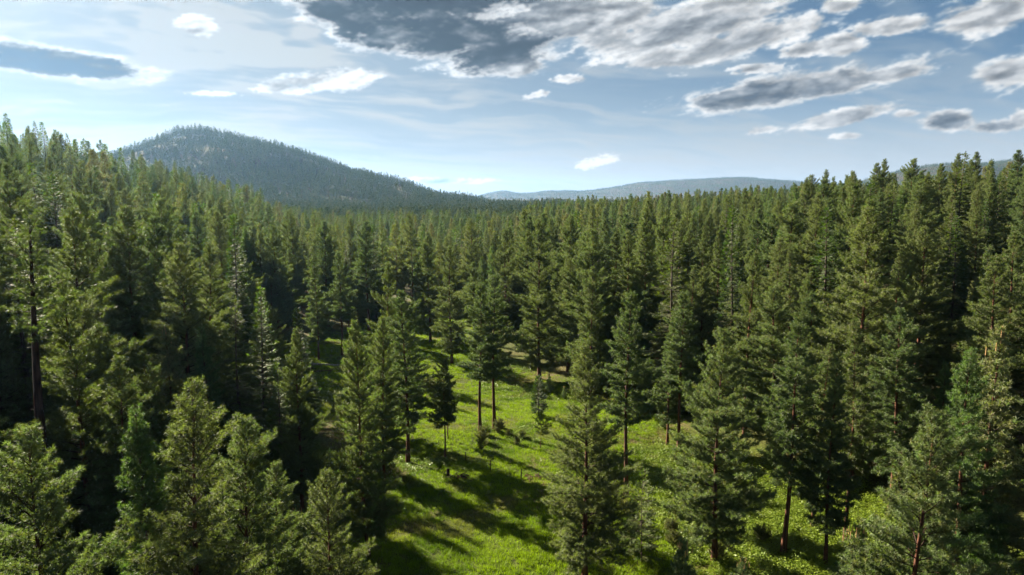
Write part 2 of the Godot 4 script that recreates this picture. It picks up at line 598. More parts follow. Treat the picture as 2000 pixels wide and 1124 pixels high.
		cr.c.append_array(c2)
	# leader
	for k in 5:
		var tv3: PackedVector3Array = tpl[rng.randi() % tpl.size()]
		cr.v.append_array(Transform3D(along((Vector3.UP + Vector3(rng.randf() - 0.5, 0, rng.randf() - 0.5) * (0.5 if k else 0.0)).normalized(), rng.randf() * TAU, ts * (0.5 + 0.06 * k)), trunk_at.call(h - 0.22 * k)) * tv3)
		var c3 := PackedColorArray()
		c3.resize(tv3.size())
		c3.fill(cols[rng.randi() % 7])
		cr.c.append_array(c3)
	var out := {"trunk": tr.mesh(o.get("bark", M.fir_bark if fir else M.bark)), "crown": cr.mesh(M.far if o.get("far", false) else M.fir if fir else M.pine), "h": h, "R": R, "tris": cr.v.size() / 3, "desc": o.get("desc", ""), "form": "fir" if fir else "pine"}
	if br.v.size():
		out.branches = br.mesh(o.get("bark", M.fir_bark if fir else M.dark_bark))
	if o.get("candles", 0):
		out.shoots = []
		for k in int(o.candles):
			var ca := Geo.new()
			var rr := rng.randf_range(0.0, 0.75) if k else 0.0
			var a := rng.randf() * TAU
			var p := Vector3(cos(a) * rr, h * (0.985 - 0.11 * rr) - 0.05, sin(a) * rr) + (trunk_at.call(h) as Vector3) * Vector3(1, 0, 1)
			ca.path([p, p + Vector3(0, rng.randf_range(0.35, 0.7), 0)], [0.035, 0.02], 5)
			out.shoots.append(ca.mesh(M.candle))
	return out


func make_kinds() -> void:
	make_templates()
	var g1 := Color(0.096, 0.128, 0.048)
	var g2 := Color(0.110, 0.138, 0.054)
	var g3 := Color(0.082, 0.120, 0.050)
	var g4 := Color(0.120, 0.144, 0.062)
	var g5 := Color(0.086, 0.136, 0.044)
	# full-detail pines, each of its own shape
	kinds.broad_a = make_tree({"fine": true, "seed": 101, "h": 23.0, "bare": 0.08, "R": 5.3, "per_m": 7.5, "twigs": 5.2, "color": g4, "ts": 1.2, "taper": 0.76, "desc": "broad pine with boughs almost to the ground"})
	kinds.broad_b = make_tree({"fine": true, "seed": 102, "h": 22.0, "bare": 0.10, "R": 5.2, "per_m": 8.0, "twigs": 5.4, "color": g2, "ts": 1.2, "taper": 0.68, "desc": "broad pine with a full dense crown"})
	kinds.tall_a = make_tree({"fine": true, "seed": 103, "h": 22.0, "bare": 0.10, "R": 4.0, "per_m": 7.8, "twigs": 5.6, "color": g1, "ts": 1.3, "taper": 0.64, "desc": "narrow-crowned pine"})
	kinds.tall_b = make_tree({"fine": true, "seed": 104, "h": 23.0, "bare": 0.22, "R": 3.9, "per_m": 7.8, "twigs": 5.6, "color": g3, "ts": 1.3, "taper": 0.62, "ragged": 1.2, "desc": "pine with a bare lower trunk"})
	kinds.tall_c = make_tree({"fine": true, "seed": 105, "h": 23.0, "bare": 0.08, "R": 4.2, "per_m": 7.4, "twigs": 5.4, "color": g2, "ts": 1.3, "taper": 0.72, "ragged": 1.3, "gaps": 0.12, "desc": "pine with a ragged open crown"})
	kinds.stem = make_tree({"fine": true, "seed": 114, "h": 22.0, "bare": 0.36, "R": 3.3, "per_m": 7.8, "twigs": 5.6, "color": g3, "ts": 1.3, "taper": 0.6, "ragged": 1.2, "r0": 0.27, "desc": "pine on a long clear trunk"})
	kinds.slim_a = make_tree({"seed": 106, "h": 20.0, "bare": 0.18, "R": 2.8, "per_m": 7.8, "twigs": 6.0, "color": g3, "ts": 1.3, "taper": 0.74, "r0": 0.19, "desc": "slender pole-like pine"})
	kinds.slim_b = make_tree({"fine": true, "seed": 107, "h": 20.0, "bare": 0.31, "R": 2.7, "per_m": 7.4, "twigs": 6.0, "color": g1, "ts": 1.3, "taper": 0.7, "gaps": 0.14, "r0": 0.19, "desc": "slender pine on a long bare stem"})
	kinds.cone_a = make_tree({"fine": true, "seed": 108, "h": 18.0, "bare": 0.05, "R": 3.5, "per_m": 8.2, "twigs": 5.4, "color": g5, "ts": 1.25, "taper": 0.82, "desc": "cone-shaped pine green to its foot"})
	kinds.cone_b = make_tree({"seed": 109, "h": 17.0, "bare": 0.08, "R": 3.3, "per_m": 8.2, "twigs": 5.4, "color": g4, "ts": 1.25, "taper": 0.76, "ragged": 1.2, "candles": 7, "desc": "cone-shaped pine with pale shoots at its top"})
	kinds.lone = make_tree({"fine": true, "seed": 110, "h": 13.0, "bare": 0.36, "R": 2.3, "per_m": 9.0, "twigs": 6.4, "color": g3, "ts": 1.2, "taper": 0.5, "r0": 0.13, "desc": "small pine with an oval crown on a bare stem"})
	kinds.old = make_tree({"seed": 111, "h": 31.0, "bare": 0.70, "R": 2.6, "per_m": 5.6, "twigs": 4.0, "color": g3, "ts": 1.2, "taper": 0.5, "ragged": 1.5, "gaps": 0.25, "r0": 0.64, "bark": M.dark_bark, "lean": 0.006, "stubs": 0.8, "desc": "old pine with a thick dark bare trunk"})
	kinds.young = make_tree({"fine": true, "seed": 112, "h": 7.0, "bare": 0.04, "R": 1.8, "per_m": 11.0, "twigs": 6.4, "color": Color(0.095, 0.140, 0.070), "taper": 0.72, "r0": 0.09, "candles": 14, "desc": "young pine bristling with pale upright shoots"})
	kinds.fir_a = make_tree({"form": "fir", "seed": 121, "h": 20.0, "bare": 0.04, "R": 3.5, "per_m": 9.5, "twigs": 5.6, "color": Color(0.088, 0.132, 0.034), "ts": 1.2, "taper": 0.92, "e0": -16.0, "e1": 44.0, "ragged": 0.5, "inner": 0.12, "desc": "bright green fir with a pointed crown"})
	kinds.fir_b = make_tree({"form": "fir", "seed": 122, "h": 22.0, "bare": 0.06, "R": 3.8, "per_m": 9.0, "twigs": 5.6, "color": Color(0.078, 0.104, 0.036), "ts": 1.2, "taper": 0.88, "e0": -18.0, "e1": 40.0, "ragged": 0.7, "gaps": 0.10, "inner": 0.12, "desc": "olive green fir with drooping boughs"})
	kinds.fir_c = make_tree({"form": "fir", "seed": 123, "h": 19.0, "bare": 0.04, "R": 2.8, "per_m": 10.0, "twigs": 5.6, "color": Color(0.052, 0.084, 0.028), "ts": 1.2, "taper": 0.92, "e0": -20.0, "e1": 40.0, "ragged": 0.6, "inner": 0.12, "desc": "dark narrow fir"})
	kinds.fir_young = make_tree({"form": "fir", "seed": 124, "h": 9.0, "bare": 0.1, "R": 2.2, "per_m": 8.5, "twigs": 5.5, "color": Color(0.080, 0.108, 0.028), "taper": 0.9, "e0": 4.0, "e1": 46.0, "ragged": 0.8, "gaps": 0.15, "r0": 0.08, "inner": 0.2, "desc": "young open-boughed fir"})
	kinds.juniper = make_tree({"form": "fir", "seed": 125, "h": 6.5, "bare": 0.08, "R": 1.2, "per_m": 14.0, "twigs": 6.0, "color": Color(0.045, 0.072, 0.026), "taper": 0.55, "e0": 10.0, "e1": 60.0, "r0": 0.09, "inner": 0.1, "desc": "small dark columnar evergreen"})
	kinds.sapling = make_tree({"seed": 126, "h": 5.0, "bare": 0.42, "R": 1.6, "per_m": 9.0, "twigs": 5.0, "color": Color(0.09, 0.125, 0.036), "taper": 0.5, "e0": 10.0, "e1": 60.0, "gaps": 0.25, "r0": 0.06, "ts": 0.75, "desc": "sapling with a thin stem and loose round crown"})
	kinds.shrub = make_tree({"seed": 131, "h": 1.3, "bare": 0.05, "R": 0.95, "per_m": 26.0, "twigs": 9.0, "color": Color(0.085, 0.095, 0.034), "taper": 0.35, "e0": 25.0, "e1": 70.0, "r0": 0.03, "ts": 0.55, "lean": 0.0, "desc": "shrub"})
	# lighter versions for the middle distance
	var looks := [["narrow-crowned pine", g1, 22.0, 0.16, 3.7, 0.68], ["full-crowned pine", g2, 23.0, 0.22, 4.0, 0.74], ["slender pine", g3, 20.0, 0.18, 2.9, 0.66], ["broad pine", g4, 24.0, 0.12, 4.4, 0.74],
		["cone-shaped pine", g5, 18.0, 0.08, 3.7, 0.88], ["brownish-green pine", Color(0.122, 0.128, 0.060), 21.0, 0.2, 3.4, 0.68], ["pointed pine", g1, 22.0, 0.1, 3.3, 0.92], ["blue-green pine", Color(0.080, 0.116, 0.068), 23.0, 0.14, 3.8, 0.72],
		["yellow-green pine", Color(0.130, 0.150, 0.046), 20.0, 0.1, 3.6, 0.7], ["ragged thin-topped pine", g3, 24.0, 0.15, 3.5, 0.6]]
	for k in 10:
		var w = looks[k]
		kinds["mid_%d" % k] = make_tree({"seed": 200 + k, "h": w[2], "bare": w[3], "R": w[4], "per_m": 5.2, "twigs": 2.7, "ts": 2.0, "color": w[1], "taper": w[5], "ragged": 1.0 if k < 9 else 1.8, "gaps": 0.08 if k < 9 else 0.28, "segs": 5, "sides": 5, "lod": true, "desc": w[0]})
	for k in 3:
		kinds["midfir_%d" % k] = make_tree({"form": "fir", "seed": 220 + k, "h": [22.0, 20.0, 24.0][k], "bare": 0.06, "R": [3.2, 3.0, 3.4][k], "per_m": 5.6, "twigs": 3.0, "ts": 1.9, "color": [Color(0.070, 0.108, 0.032), Color(0.080, 0.130, 0.032), Color(0.062, 0.088, 0.032)][k], "taper": 0.95, "e0": -16.0, "e1": 40.0, "inner": 0.2, "segs": 5, "sides": 5, "lod": true, "desc": ["pointed fir", "bright green pointed fir", "dark pointed fir"][k]})
	var far_colors := [g1, g3, Color(0.062, 0.096, 0.034), g2]
	for k in 4:
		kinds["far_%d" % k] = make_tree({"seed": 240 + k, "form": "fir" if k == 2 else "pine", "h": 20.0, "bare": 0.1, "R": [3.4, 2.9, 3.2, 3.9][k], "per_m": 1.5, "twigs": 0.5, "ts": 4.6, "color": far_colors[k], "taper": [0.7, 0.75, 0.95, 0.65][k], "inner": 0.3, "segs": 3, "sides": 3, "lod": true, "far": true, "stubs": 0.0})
	for k in kinds:
		if k.ends_with("a") or k.ends_with("_0"):
			print(k, " ", kinds[k].tris)


# ------------------------------------------------------------------ placing
func hero(kind: String, x: float, d: float, h: float, label: String, category := "pine tree") -> void:
	trees.append({"kind": kind, "x": x, "d": d, "s": h / float(kinds[kind].h), "rot": fmod(absf(x * 7.3 + d * 3.1), TAU), "label": label, "category": category})


func place_heroes() -> void:
	hero("broad_a", -16.6, 34.0, 24.5, "broad pale-lit pine with a knobbly leader, largest tree in front of the meadow's shaded corner")
	hero("broad_b", -16.5, 40.0, 20.5, "broad pine pressed against the larger pale-lit pine with the knobbly leader")
	hero("cone_a", -24.0, 42.0, 20.0, "dark full pine beside the large pale-lit pine with the knobbly leader")
	hero("broad_b", -22.6, 31.0, 22.0, "broad pine with spreading boughs before the thick dark bare trunk")
	hero("tall_c", -35.5, 54.0, 26.0, "tall open pine with bright needles, right next to the thick dark bare trunk")
	hero("old", -36.0, 50.0, 31.0, "old pine with a thick, almost black bare trunk and thin top")
	hero("tall_a", -31.5, 52.0, 20.5, "pine standing behind the tall open bright-needled pine")
	hero("cone_b", -38.0, 74.0, 19.0, "rounded full pine above the dark hollow, beside a narrow-headed pine")
	hero("cone_a", -34.5, 75.0, 19.0, "narrow-headed dense pine beside a rounded full pine above the dark hollow")
	hero("fir_b", -33.0, 80.0, 22.0, "olive fir with drooping layered boughs next to the bright green fir", "fir tree")
	hero("fir_a", -33.5, 90.0, 22.0, "bright green pointed fir with crisp layered boughs", "fir tree")
	hero("fir_c", -30.0, 95.0, 19.0, "dark narrow fir at the shadowed edge of the clearing", "fir tree")
	hero("slim_a", -19.2, 47.0, 14.5, "short pine tucked behind the broad pale-lit pines")
	hero("tall_c", -23.0, 71.0, 20.0, "pine with a thin spire top and a wide ragged skirt")
	trees[-1].wide = 0.8
	hero("fir_a", -27.0, 76.0, 15.0, "half-hidden light green fir beside the pine with the thin spire top", "fir tree")
	hero("broad_a", -11.2, 39.0, 18.0, "low broad pine at the front corner of the shaded meadow")
	hero("broad_b", -17.0, 46.0, 15.0, "low pine filling the gap behind the front corner pine")
	hero("tall_a", -13.4, 60.0, 22.5, "big grey-green pine at the meadow's edge, full almost to the grass")
	trees[-1].wide = 0.8
	hero("tall_b", -13.5, 85.0, 22.5, "dark-skirted pine behind the big grey-green pine at the meadow's edge")
	hero("tall_c", -18.0, 95.0, 25.0, "tallest of the pine clump at the meadow's edge")
	trees[-1].wide = 0.8
	hero("tall_a", -15.5, 79.0, 20.0, "middle pine of the clump at the meadow's edge")
	trees[-1].wide = 0.8
	hero("lone", -8.9, 87.0, 13.2, "small lone pine with oval crown and thin bare stem in the sunlit grass")
	hero("slim_b", -9.2, 94.0, 9.5, "thin dark-stemmed pine right behind the small lone pine")
	hero("stem", -4.7, 97.0, 22.0, "one of twin meadow pines, its trunk curving slightly, with a hollow at its foot")
	hero("stem", -2.6, 98.5, 23.0, "one of twin meadow pines, its straight trunk leaning away from its twin")
	hero("tall_c", -12.5, 139.0, 24.5, "tall solitary pine in the shaded strip of grass")
	hero("tall_a", -19.5, 160.0, 26.0, "tall dark pine at the far end of the grass strip")
	hero("slim_a", -40.0, 138.0, 22.0, "bare-stemmed pine in the shaded clearing beyond the fallen logs")
	hero("stem", -36.0, 142.0, 22.0, "dark round-headed pine on a clear stem beyond the fallen logs")
	hero("broad_a", 6.4, 56.0, 21.5, "ragged pine standing alone in the meadow, boughs nearly to the grass")
	hero("stem", 13.0, 74.0, 23.0, "tall pine with a reddish clear trunk rising from bright grass")
	hero("tall_a", 13.6, 112.0, 23.0, "pine behind the shaded end of the meadow, paler than its neighbours")
	hero("stem", 22.4, 88.0, 21.0, "two-stemmed looking pine with dark bare trunks by the meadow")
	hero("slim_a", 21.3, 90.0, 19.0, "thin pine close beside the dark bare-trunked pine")
	hero("broad_b", 18.9, 60.0, 22.0, "dense bulky pine with its boughs sweeping down to the flowering grass")
	hero("stem", 25.7, 61.0, 22.0, "pine with a long red-brown bare trunk in leafy undergrowth")
	hero("slim_b", 30.2, 65.0, 18.8, "slim pine with an orange-red sunlit stem in leafy undergrowth")
	hero("slim_b", 31.5, 61.0, 21.5, "slim pine with a pale streaked stem in leafy undergrowth")
	hero("slim_a", 28.6, 58.5, 19.5, "slim dark pine with a slightly bent stem in leafy undergrowth")
	hero("broad_b", 23.8, 38.0, 22.0, "massive dense pine with shaggy green boughs beside the young candled pines")
	hero("cone_a", 34.5, 50.0, 21.0, "green dense pine half behind the massive shaggy pine")
	hero("cone_b", 38.0, 52.0, 21.5, "dense pine with pale shoots behind the massive shaggy pine")
	hero("fir_young", 12.0, 59.5, 9.0, "young open fir rising from bright grass in front of the dense bulky pine", "fir tree")
	hero("sapling", 3.9, 90.0, 5.0, "sapling with a thin stem and loose round crown in sunlit grass", "sapling")
	hero("juniper", 4.2, 105.0, 6.5, "small dark column-shaped evergreen at the edge of the shade", "evergreen")
	hero("young", 13.2, 50.0, 7.5, "young blue-green pine with many pale upright shoots, beside the young open fir", "young pine")
	hero("young", 26.6, 49.5, 8.5, "young blue-green pine with pale shoots at the foot of the massive shaggy pine", "young pine")
	hero("young", 18.4, 51.5, 5.0, "smallest young pine with a few pale shoots in front of the bulky pine", "young pine")
	hero("tall_c", 107.0, 236.0, 30.0, "tall pine with a knobby broken-looking top on the skyline of the dry slope")
	hero("slim_a", 112.0, 232.0, 26.0, "slim pine close beside the knobby-topped skyline pine")
	hero("tall_c", 122.0, 226.0, 31.0, "tallest skyline pine, a thin open spire above the dry slope")
	hero("slim_b", 128.0, 236.0, 26.0, "thin pine just behind the tallest open skyline spire")
	hero("tall_a", 149.0, 223.0, 29.0, "tall bushy skyline pine in front of the darker blue ridge")
	hero("fir_c", 158.0, 228.0, 26.0, "narrow fir beside the tall bushy skyline pine", "fir tree")
	hero("tall_b", 152.0, 208.0, 27.5, "dark skyline pine rising right behind the bright dry knoll")
	hero("tall_b", 146.0, 196.0, 25.0, "tall pine on the bright dry knoll, its trunk foot bare")


func edge_plants() -> void:
	rng.seed = 404
	var n := 0
	while n < 26:                          # seedlings and half-grown trees along the edge of the clearing
		var x := rng.randf_range(-50, 40)
		var d := rng.randf_range(58, 160)
		var m := in_meadow(x, d)
		var h := rng.randf_range(1.6, 5.5)
		if m > 1.5 or m < -6.0 or not far_from_heroes(x, d, 2.5):
			continue
		n += 1
		if n % 3 == 0:
			hero("fir_young", x, d, h, "knee-high to head-high fir seedling at the edge of the clearing" if h < 3.0 else "half-grown fir at the edge of the clearing", "fir tree")
		else:
			hero("young", x, d, h, "small pine seedling at the edge of the clearing" if h < 3.0 else "half-grown young pine at the edge of the clearing", "young pine")
		trees[-1].group = "seedlings along the clearing"
	for k in 18:
		var a := rng.randf() * TAU
		var r := rng.randf_range(0.5, 6.5)
		var twin := k < 8
		hero("shrub", (-5.0 if twin else 19.0) + cos(a) * r, (95.0 if twin else 66.0) + sin(a) * r, rng.randf_range(0.7, 1.5), "low brownish shrub near the feet of the twin meadow pines" if twin else "low brownish shrub in the weeds beside the bulky pine", "shrub")
		trees[-1].group = "low shrubs in the clearing"


func far_from_heroes(x: float, d: float, r: float) -> bool:
	for t in trees:
		if t.has("label") and Vector2(t.x - x, t.d - d).length() < r:
			return false
	return true


func place_forest() -> void:
	rng.seed = 77
	var near_k := ["tall_a", "tall_b", "tall_c", "broad_b", "slim_a", "cone_a", "cone_b", "slim_b", "broad_a"]
	var mid_k := ["mid_0", "mid_1", "mid_2", "mid_3", "mid_4", "mid_6", "mid_7", "mid_8", "mid_9", "mid_5", "mid_3", "mid_1"]
	var cell := 7.6
	var d := 26.0
	while d < 620.0:
		if d > 330.0:
			cell = 11.0
		elif d > 200.0:
			cell = 9.2
		var reach := maxf(0.0, d) * 0.84 + 40.0
		var x := -reach - 40.0 if d < 260.0 else -reach
		while x < reach:
			var px := x + rng.randf() * cell * 0.9
			var pd := d + rng.randf() * cell * 0.9
			var roll := rng.randf()
			var roll2 := rng.randf()
			var roll3 := rng.randf()
			var rot := rng.randf() * TAU
			x += cell
			var m := in_meadow(px, pd)
			if m > -2.5:
				continue
			var dens := nz.get_noise_2d(px * 0.022 + 4.0, pd * 0.022)
			if roll > 0.93 + dens * 0.7:
				continue
			# nothing random near the lens: there each tree is placed
			if pd < 44.0 and absf(px) < 40.0:
				continue
			if pd < 64.0 and px > -38.0 and px < 42.0:
				continue
			if pd < 118.0 and px > -0.34 * pd and px < -0.12 * pd:      # the grassy arm of the clearing
				continue
			if pd < 100.0 and px > -17.0 and px < 24.0:
				continue
			if pd < 240.0 and not far_from_heroes(px, pd, 4.2):
				continue
			var gy := height(px, pd)
			# the open brushy patch on the steep side and the bare knoll
			if Vector2((px + 175.0) / 22.0, (pd - 290.0) / 26.0).length() < 1.0 or Vector2((px - 150.0) / 13.0, (pd - 185.0) / 20.0).length() < 1.0:
				continue
			if gy > 34.0 and px < 0.0 and roll2 * 5.0 - floorf(roll2 * 5.0) < 0.45 * smoothstep(34.0, 46.0, gy):
				continue
			var fir_p := 0.10 + 0.10 * smoothstep(150.0, 400.0, pd) + (0.35 if gy > 28.0 and px < 0.0 else 0.0)
			var kind := ""
			var hh := lerpf(16.5, 31.0, pow(roll2, 0.8))
			if pd > 215.0:
				kind = "midfir_%d" % int(roll3 * 2.99) if roll3 * 7.0 - floorf(roll3 * 7.0) < fir_p else mid_k[int(roll3 * 11.99)]
			elif roll3 * 7.0 - floorf(roll3 * 7.0) < fir_p:
				kind = ["fir_b", "fir_a", "fir_c", "fir_b", "fir_c"][int(roll3 * 4.99)]
			else:
				kind = near_k[int(roll3 * 8.99)]
				if kind in ["cone_a", "cone_b", "slim_a"]:
					hh *= lerpf(0.6, 0.9, roll)
			if pd > 230.0 and px > -0.36 * pd and px < 0.02 * pd:
				hh *= 0.78
			if px > 70.0 and pd > 205.0:
				hh *= 0.84
			if gy > 7.0 and px > 45.0 and pd < 150.0:
				hh *= 0.78
			trees.append({"kind": kind, "x": px, "d": pd, "s": hh / float(kinds[kind].h), "rot": rot})
		d += cell


func named(base: String) -> String:
	taken[base] = taken.get(base, -1) + 1
	return base if taken[base] == 0 else "%s_%03d" % [base, taken[base]]


func add_part(root: Node3D, called: String, mesh: Mesh) -> void:
	var o := MeshInstance3D.new()
	o.name = called
	o.mesh = mesh
	root.add_child(o, true)


func where(x: float, d: float) -> String:
	var m := in_meadow(x, d)
	var gy := height(x, d)
	if m > -14.0:
		return "at the edge of the grassy clearing"
	if x < -26.0 - 0.2 * d:
		if gy > 26.0:
			return "high on the steep hillside"
		return "at the foot of the steep hillside"
	if x > 24.0:
		if gy > 13.0:
			return "high on the dry grassy slope"
		return "low on the brown slope"
	if d > 200.0:
		return "in the valley below the hazy saddle"
	return "in the dense stand behind the clearing"


func build_trees() -> void:
	# how much of each tree shows, on a coarse grid, near ones first
	trees.sort_custom(func(a, b): return a.d < b.d)
	var W := 320
	var Hh := 180
	var grid := PackedByteArray()
	grid.resize(W * Hh)
	var f := (Hh / 2.0) / tan(deg_to_rad(22.85))
	var cp := cos(deg_to_rad(7.3))
	var sp := sin(deg_to_rad(7.3))
	for t in trees:
		t.seen = 0
		if t.d < 8.0:
			continue
		var gy := height(t.x, t.d) - 34.0
		var k = kinds[t.kind]
		var hh: float = k.h * t.s
		var rr: float = k.R * t.s * 0.85
		for j in 12:
			var y := gy + hh * (0.12 + 0.88 * (j + 0.5) / 12.0)
			var fw: float = t.d * cp - y * sp
			var py: float = Hh / 2.0 - f * (y * cp + t.d * sp) / fw
			var px: float = W / 2.0 + f * float(t.x) / fw
			var half: float = f * rr * (1.0 - 0.8 * (j / 12.0)) / fw
			var rowh: float = maxf(1.0, f * hh / 12.0 / fw)
			for r in range(int(py - rowh / 2.0), int(py + rowh / 2.0) + 1):
				if r < 0 or r >= Hh:
					continue
				for c in range(maxi(0, int(px - half)), mini(W - 1, int(px + half)) + 1):
					if grid[r * W + c] == 0:
						grid[r * W + c] = 1
						t.seen += 1
	var rank := trees.duplicate()
	rank.sort_custom(func(a, b): return (100000 if a.has("label") else 0) + a.seen > (100000 if b.has("label") else 0) + b.seen)
	var count := {"pine": 0, "fir": 0}
	var rest := {}
	for t in rank:
		var k = kinds[t.kind]
		var at := on_ground(t.x, t.d, 0.1)
		var wide := float(t.get("wide", 1.0)) if t.has("label") else 0.86 + 0.32 * fmod(float(t.rot) * 3.7, 1.0)
		var tilt := Basis(Vector3(cos(t.rot * 5.0), 0, sin(t.rot * 5.0)), 0.035 * fmod(float(t.rot) * 9.1, 1.0))
		var xf := Transform3D(tilt * Basis(Vector3.UP, t.rot).scaled(Vector3(wide, 1.0, wide) * float(t.s)), at)
		if t.has("label") or (t.seen >= 3 and count[k.form] < 295):
			var base_name: String = {"sapling": "sapling", "juniper": "evergreen_shrub", "young": "young_pine", "fir_young": "young_fir", "shrub": "shrub"}.get(t.kind, k.form + "_tree")
			if base_name.ends_with("tree"):
				count[k.form] += 1
			var root := Node3D.new()
			root.name = named(base_name)
			add_child(root)
			root.transform = xf
			add_part(root, "trunk", k.trunk)
			if k.has("branches"):
				add_part(root, "branches", k.branches)
			add_part(root, "crown", k.crown)
			for c in k.get("shoots", []):
				add_part(root, "shoot", c)
			if t.has("label"):
				root.set_meta("label", t.label)
				root.set_meta("category", t.category)
				if t.has("group"):
					root.set_meta("group", t.group)
			else:
				var tall: float = float(k.h) * float(t.s)
				var l: String = ("towering " if tall > 26.5 else "low " if tall < 18.5 else "") + str(k.desc) + " " + where(t.x, t.d)
				root.set_meta("label", l)
				root.set_meta("category", k.form + " tree")
				root.set_meta("group", "forest trees: " + l)
		else:
			if not rest.has(t.kind):
				rest[t.kind] = []
			rest[t.kind].append(xf)
	print("individuals ", count)
	var forest := Node3D.new()
	forest.name = "forest"
	forest.set_meta("kind", "stuff")
	forest.set_meta("label", "the rest of the conifer forest, mostly hidden behind nearer trees")
	forest.set_meta("category", "forest")
	add_child(forest)
	for kind in rest:
		for part in ["trunk", "branches", "crown"]:
			if kinds[kind].has(part):
				scatter(forest, part, kinds[kind][part], rest[kind])


func scatter(parent: Node, called: String, mesh: Mesh, xfs: Array, colors := PackedColorArray()) -> MultiMeshInstance3D:
	var mm := MultiMesh.new()
	mm.transform_format = MultiMesh.TRANSFORM_3D
	mm.use_colors = colors.size() > 0
	mm.mesh = mesh
	mm.instance_count = xfs.size()
	for k in xfs.size():
		mm.set_instance_transform(k, xfs[k])
		if colors.size():
			mm.set_instance_color(k, colors[k])
	var o := MultiMeshInstance3D.new()
	o.name = called
	o.multimesh = mm
	o.set_meta("kind", "stuff")
	parent.add_child(o, true)
	return o


func far_forest() -> void:
	rng.seed = 5
	var lists := {}
	for zone in [[620.0, 1150.0, 9.0], [1150.0, 2350.0, 10.0], [4500.0, 6000.0, 17.0], [8200.0, 9800.0, 23.0]]:
		var cell: float = zone[2]
		var d: float = zone[0]
		while d < zone[1]:
			var reach := d * 0.80
			var x := -reach
			if d > 7000.0:
				x = -1300.0
			elif d > 3000.0:
				x = 1800.0
			while x < reach:
				var px := x + rng.randf() * cell
				var pd := d + rng.randf() * cell
				var roll := rng.randf()
				var s := rng.randf_range(0.65, 1.2)
				x += cell
				var n := nz.get_noise_2d(px * 0.006, pd * 0.006) + 0.6 * nz.get_noise_2d(px * 0.03, pd * 0.03)
				if n < (-0.33 if d < 3000.0 else -0.4):
					continue
				if d > 3000.0 and height(px, pd) < 40.0:
					continue
				if d < 3000.0 and px > 0.62 * d:
					continue
				var key := "far_%d" % int(roll * 3.99)
				var name_ := key + ("a" if d < 3000.0 else "b")
				if not lists.has(name_):
					lists[name_] = [key, []]
				lists[name_][1].append(Transform3D(Basis(Vector3.UP, roll * 40.0).scaled(Vector3(s * 1.1, s, s * 1.1)), on_ground(px, pd, 0.3)))
			d += cell
	var hill := Node3D.new()
	hill.name = "hillside_forest"
	hill.set_meta("kind", "stuff")
	hill.set_meta("label", "hazy conifer forest covering the dark rounded hill")
	hill.set_meta("category", "forest")
	add_child(hill)
	var ridge := Node3D.new()
	ridge.name = "distant_ridge_forest"
	ridge.set_meta("kind", "stuff")
	ridge.set_meta("label", "blue hazy forest on the farthest ridges")
	ridge.set_meta("category", "forest")
	add_child(ridge)
	var total := 0
	for k in lists:
		var p := hill if k.ends_with("a") else ridge
		total += lists[k][1].size()
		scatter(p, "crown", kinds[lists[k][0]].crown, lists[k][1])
	print("far trees ", total)


# ------------------------------------------------------------------ meadow
func grass_clump(seed_: int, blades: int, tall: float, wide: float, spread: float) -> ArrayMesh:
	rng.seed = seed_
	var g := Geo.new()
	for k in blades:
		var a := rng.randf() * TAU
		var r := sqrt(rng.randf()) * spread
		var p := Vector3(cos(a) * r, -0.03, sin(a) * r)
		var out := Vector3(cos(a), 0, sin(a)).rotated(Vector3.UP, rng.randf_range(-1, 1))
		var h := tall * rng.randf_range(0.55, 1.1)
		var side := out.cross(Vector3.UP) * wide
		var mid := p + Vector3(0, h * 0.6, 0) + out * h * 0.15
		var tip := p + Vector3(0, h * 0.95, 0) + out * h * rng.randf_range(0.3, 0.7)
		var f := rng.randf_range(0.75, 1.25)
		g.v.append_array([p - side, p + side, mid + side * 0.8, p - side, mid + side * 0.8, mid - side * 0.8, mid - side * 0.8, mid + side * 0.8, tip])
		for q in 9:
			g.c.append(Color(f, f, f))
	return g.mesh(M.grass)


func herb_clump(seed_: int) -> ArrayMesh:       # leafy weeds, knee high
	rng.seed = seed_
	var g := Geo.new()
	for k in 26:
		var a := rng.randf() * TAU
		var r := sqrt(rng.randf()) * 0.42
		var y := rng.randf_range(0.12, 0.55) * (1.1 - r)
		var p := Vector3(cos(a) * r, y, sin(a) * r)
		var out := Vector3(cos(a), rng.randf_range(-0.3, 0.7), sin(a)).normalized().rotated(Vector3.UP, rng.randf_range(-0.8, 0.8))
		var side := out.cross(Vector3.UP).normalized().rotated(out, rng.randf_range(-0.6, 0.6)) * rng.randf_range(0.035, 0.07)
		var l := rng.randf_range(0.14, 0.26)
		var f := rng.randf_range(0.75, 1.25)
		g.v.append_array([p, p + out * l * 0.45 + side, p + out * l, p, p + out * l, p + out * l * 0.45 - side])
		for q in 6:
			g.c.append(Color(f, f, f))
	return g.mesh(M.herb)


